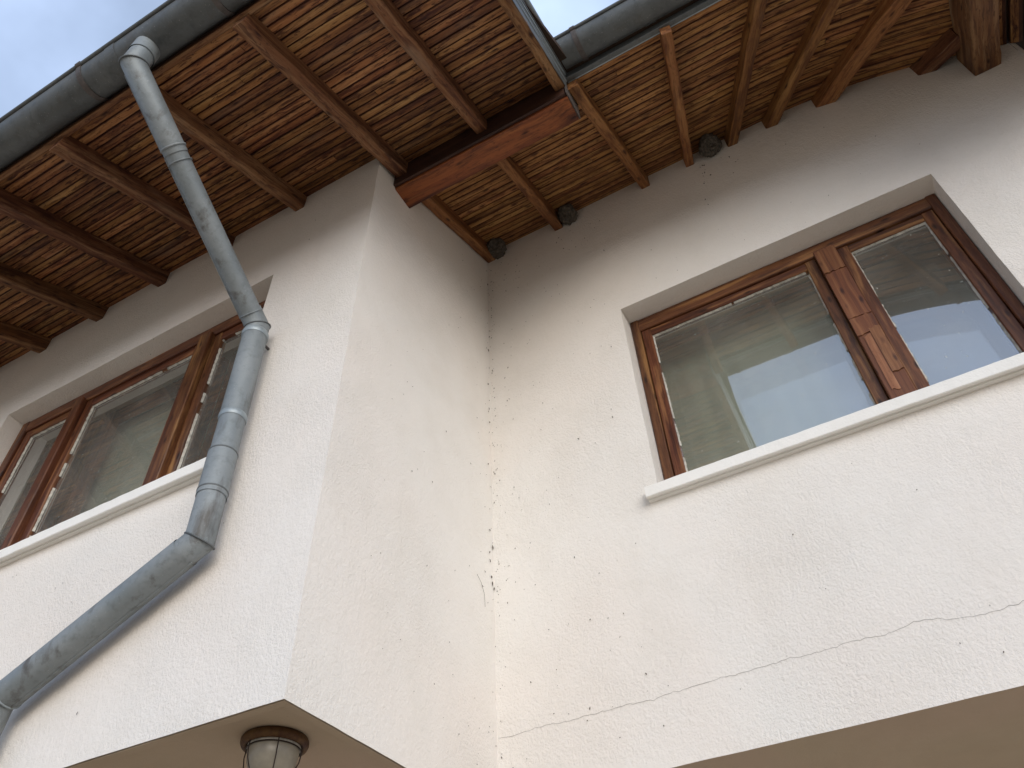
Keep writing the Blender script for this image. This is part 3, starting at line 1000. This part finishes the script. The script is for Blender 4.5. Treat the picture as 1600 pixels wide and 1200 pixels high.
# ------------------------------------------------------------------ mud nests
def nest(label, c, r, sq, seed):
    bm = bmesh.new()
    bmesh.ops.create_icosphere(bm, subdivisions=4, radius=1.0)
    c = Vector(c)
    mb = MB()
    vs_ = []
    hole = Vector((0.15, -0.75, -0.62)).normalized()
    for v in bm.verts:
        d = v.co.normalized()
        k = 1 + 0.20 * noise.noise(d * 2.0 + Vector((seed, 0, 0))) + 0.10 * noise.noise(d * 7 + Vector((seed, 3, 0))) + 0.09 * noise.noise(d * 15 + Vector((seed, 9, 0)))
        a = d.dot(hole)
        if a > 0.90: k *= 0.80
        q = Vector((d.x * r * sq[0], d.y * r * sq[1], d.z * r * sq[2])) * k
        vs_.append(c + q)
    fs = [[v.index for v in f.verts] for f in bm.faces]
    bm.free()
    mb.add(vs_, fs, None, False)
    o = mb.build("bird_nest", "mud", None)
    tag(o, label, "bird nest", "mud nests under the rear eave")
    return o
nest("dark mud nest tucked in the inner corner of the walls", (-1.375, 2.565, 4.305 + H), 0.066, (1.05, 1.0, 0.9), 1.0)
nest("middle one of the three mud nests, beside a straight rafter", (-0.865, 2.568, 4.300 + H), 0.063, (0.9, 1.0, 1.0), 5.0)
nest("mud nest above the two-light window, against a slanting rafter", (0.062, 2.565, 4.290 + H), 0.063, (1.0, 1.0, 1.1), 9.0)

# ------------------------------------------------------------------ wall details: specks, crack, cobwebs
def speck_mesh(items, fmap):
    mb = MB()
    for (u, z, s, el, an) in items:
        n = 6; v = []
        for j in range(n):
            a = 2 * math.pi * j / n
            rr = s * rnd.uniform(0.6, 1.3)
            du, dz = rr * math.cos(a), rr * math.sin(a) * el
            v.append(fmap(u + du * math.cos(an) - dz * math.sin(an), z + du * math.sin(an) + dz * math.cos(an), 0.0042))
        top = fmap(u, z, 0.0042 + s * 0.8)
        v.append(top)
        mb.add(v, [(j, (j + 1) % n, n) for j in range(n)])
    return mb
def items(n, ua, ub, za, zb, bias=None, smin=0.0009, smax=0.0026):
    out = []
    for _ in range(n):
        u = rnd.uniform(ua, ub); z = rnd.uniform(za, zb)
        if bias == 'L': u = ua + (ub - ua) * rnd.random() ** 2.2
        if bias == 'R': u = ub - (ub - ua) * rnd.random() ** 2.2
        out.append((u, z, rnd.uniform(smin, smax), rnd.choice((1, 1, 1.6, 2.6)), rnd.uniform(-0.6, 0.6)))
    return out
fc = lambda u, z, o: (u, YC - o, z)
fb = lambda u, z, o: (XB + o, u, z)
fa = lambda u, z, o: (u, YA - o, z)
it = items(190, XB + 0.02, -0.75, 1.1 + H, 4.2 + H, 'L') + items(45, XB, 1.0, 3.32 + H, 4.2 + H) + items(18, -1.2, 0.4, 1.05 + H, 1.95 + H)
it += items(60, XB + 0.004, XB + 0.03, 1.6 + H, 4.2 + H, None, 0.0010, 0.0030)
for nx in (-1.375, -0.865, 0.062):
    it += items(16, nx - 0.12, nx + 0.14, 3.95 + H, 4.22 + H, None, 0.0015, 0.004)
tag(speck_mesh(it, fc).build("dirt_specks", "speck", wall_c), kind="stuff")
it = items(120, YA + 0.25, YC - 0.01, 1.0 + H, 4.0 + H, 'R') + items(20, YC - 0.04, YC - 0.005, 1.4 + H, 4.2 + H, None, 0.002, 0.006)
tag(speck_mesh(it, fb).build("dirt_specks", "speck", wall_b), kind="stuff")
it = items(16, -4.0, -1.5, 2.9 + H, 3.7 + H) + items(14, -3.2, -1.5, 1.0 + H, 1.93 + H)
tag(speck_mesh(it, fa).build("dirt_specks", "speck", wall_a), kind="stuff")
# hairline crack
cp = [(-1.46, 1.240), (-1.35, 1.240), (-1.015, 1.237), (-0.894, 1.234), (-0.612, 1.243), (-0.283, 1.247), (-0.019, 1.248), (0.062, 1.256), (0.237, 1.224), (0.349, 1.232), (0.7, 1.25)]
mb = MB(); v = []; x = cp[0][0]; pz = 0
cps = []
while x < cp[-1][0]:
    for i in range(len(cp) - 1):
        if cp[i][0] <= x <= cp[i + 1][0]:
            t = (x - cp[i][0]) / (cp[i + 1][0] - cp[i][0]); z = cp[i][1] + (cp[i + 1][1] - cp[i][1]) * t
    z += 0.008 * noise.noise(Vector((x * 9, 0, 0))) + 0.009 * noise.noise(Vector((x * 41, 2, 0)))
    cps.append((x, z)); x += rnd.uniform(0.008, 0.02)
for i, (x, z) in enumerate(cps):
    w = 0.00042 * (0.6 + 0.8 * noise.noise(Vector((x * 14, 5, 0)))) + 0.0003
    y = wob(Vector((x, YC, z + H))).y
    v += [(x, y - 0.0012, z + H - w), (x, y - 0.0012, z + H + w)]
mb.add(v, [(2 * i, 2 * i + 2, 2 * i + 3, 2 * i + 1) for i in range(len(cps) - 1)])
mb.build("crack", "crack", wall_c)  # thin grey ribbon laid on the plaster along the crack
# scraps of cobweb and straw on the walls
mb = MB()
def straw(pts, r=0.0006):
    tube(mb, pts, r, 5)
def wall_px(w, pts): return pts
straw([(XB + 0.006, 2.47, 1.865 + H), (XB + 0.008, 2.50, 1.84 + H), (XB + 0.006, 2.53, 1.80 + H), (XB + 0.006, 2.535, 1.745 + H)])
straw([(XB + 0.006, 2.515, 1.83 + H), (XB + 0.008, 2.525, 1.835 + H)])
mb.build("straw", "speck", wall_b)
print("boards", nb)
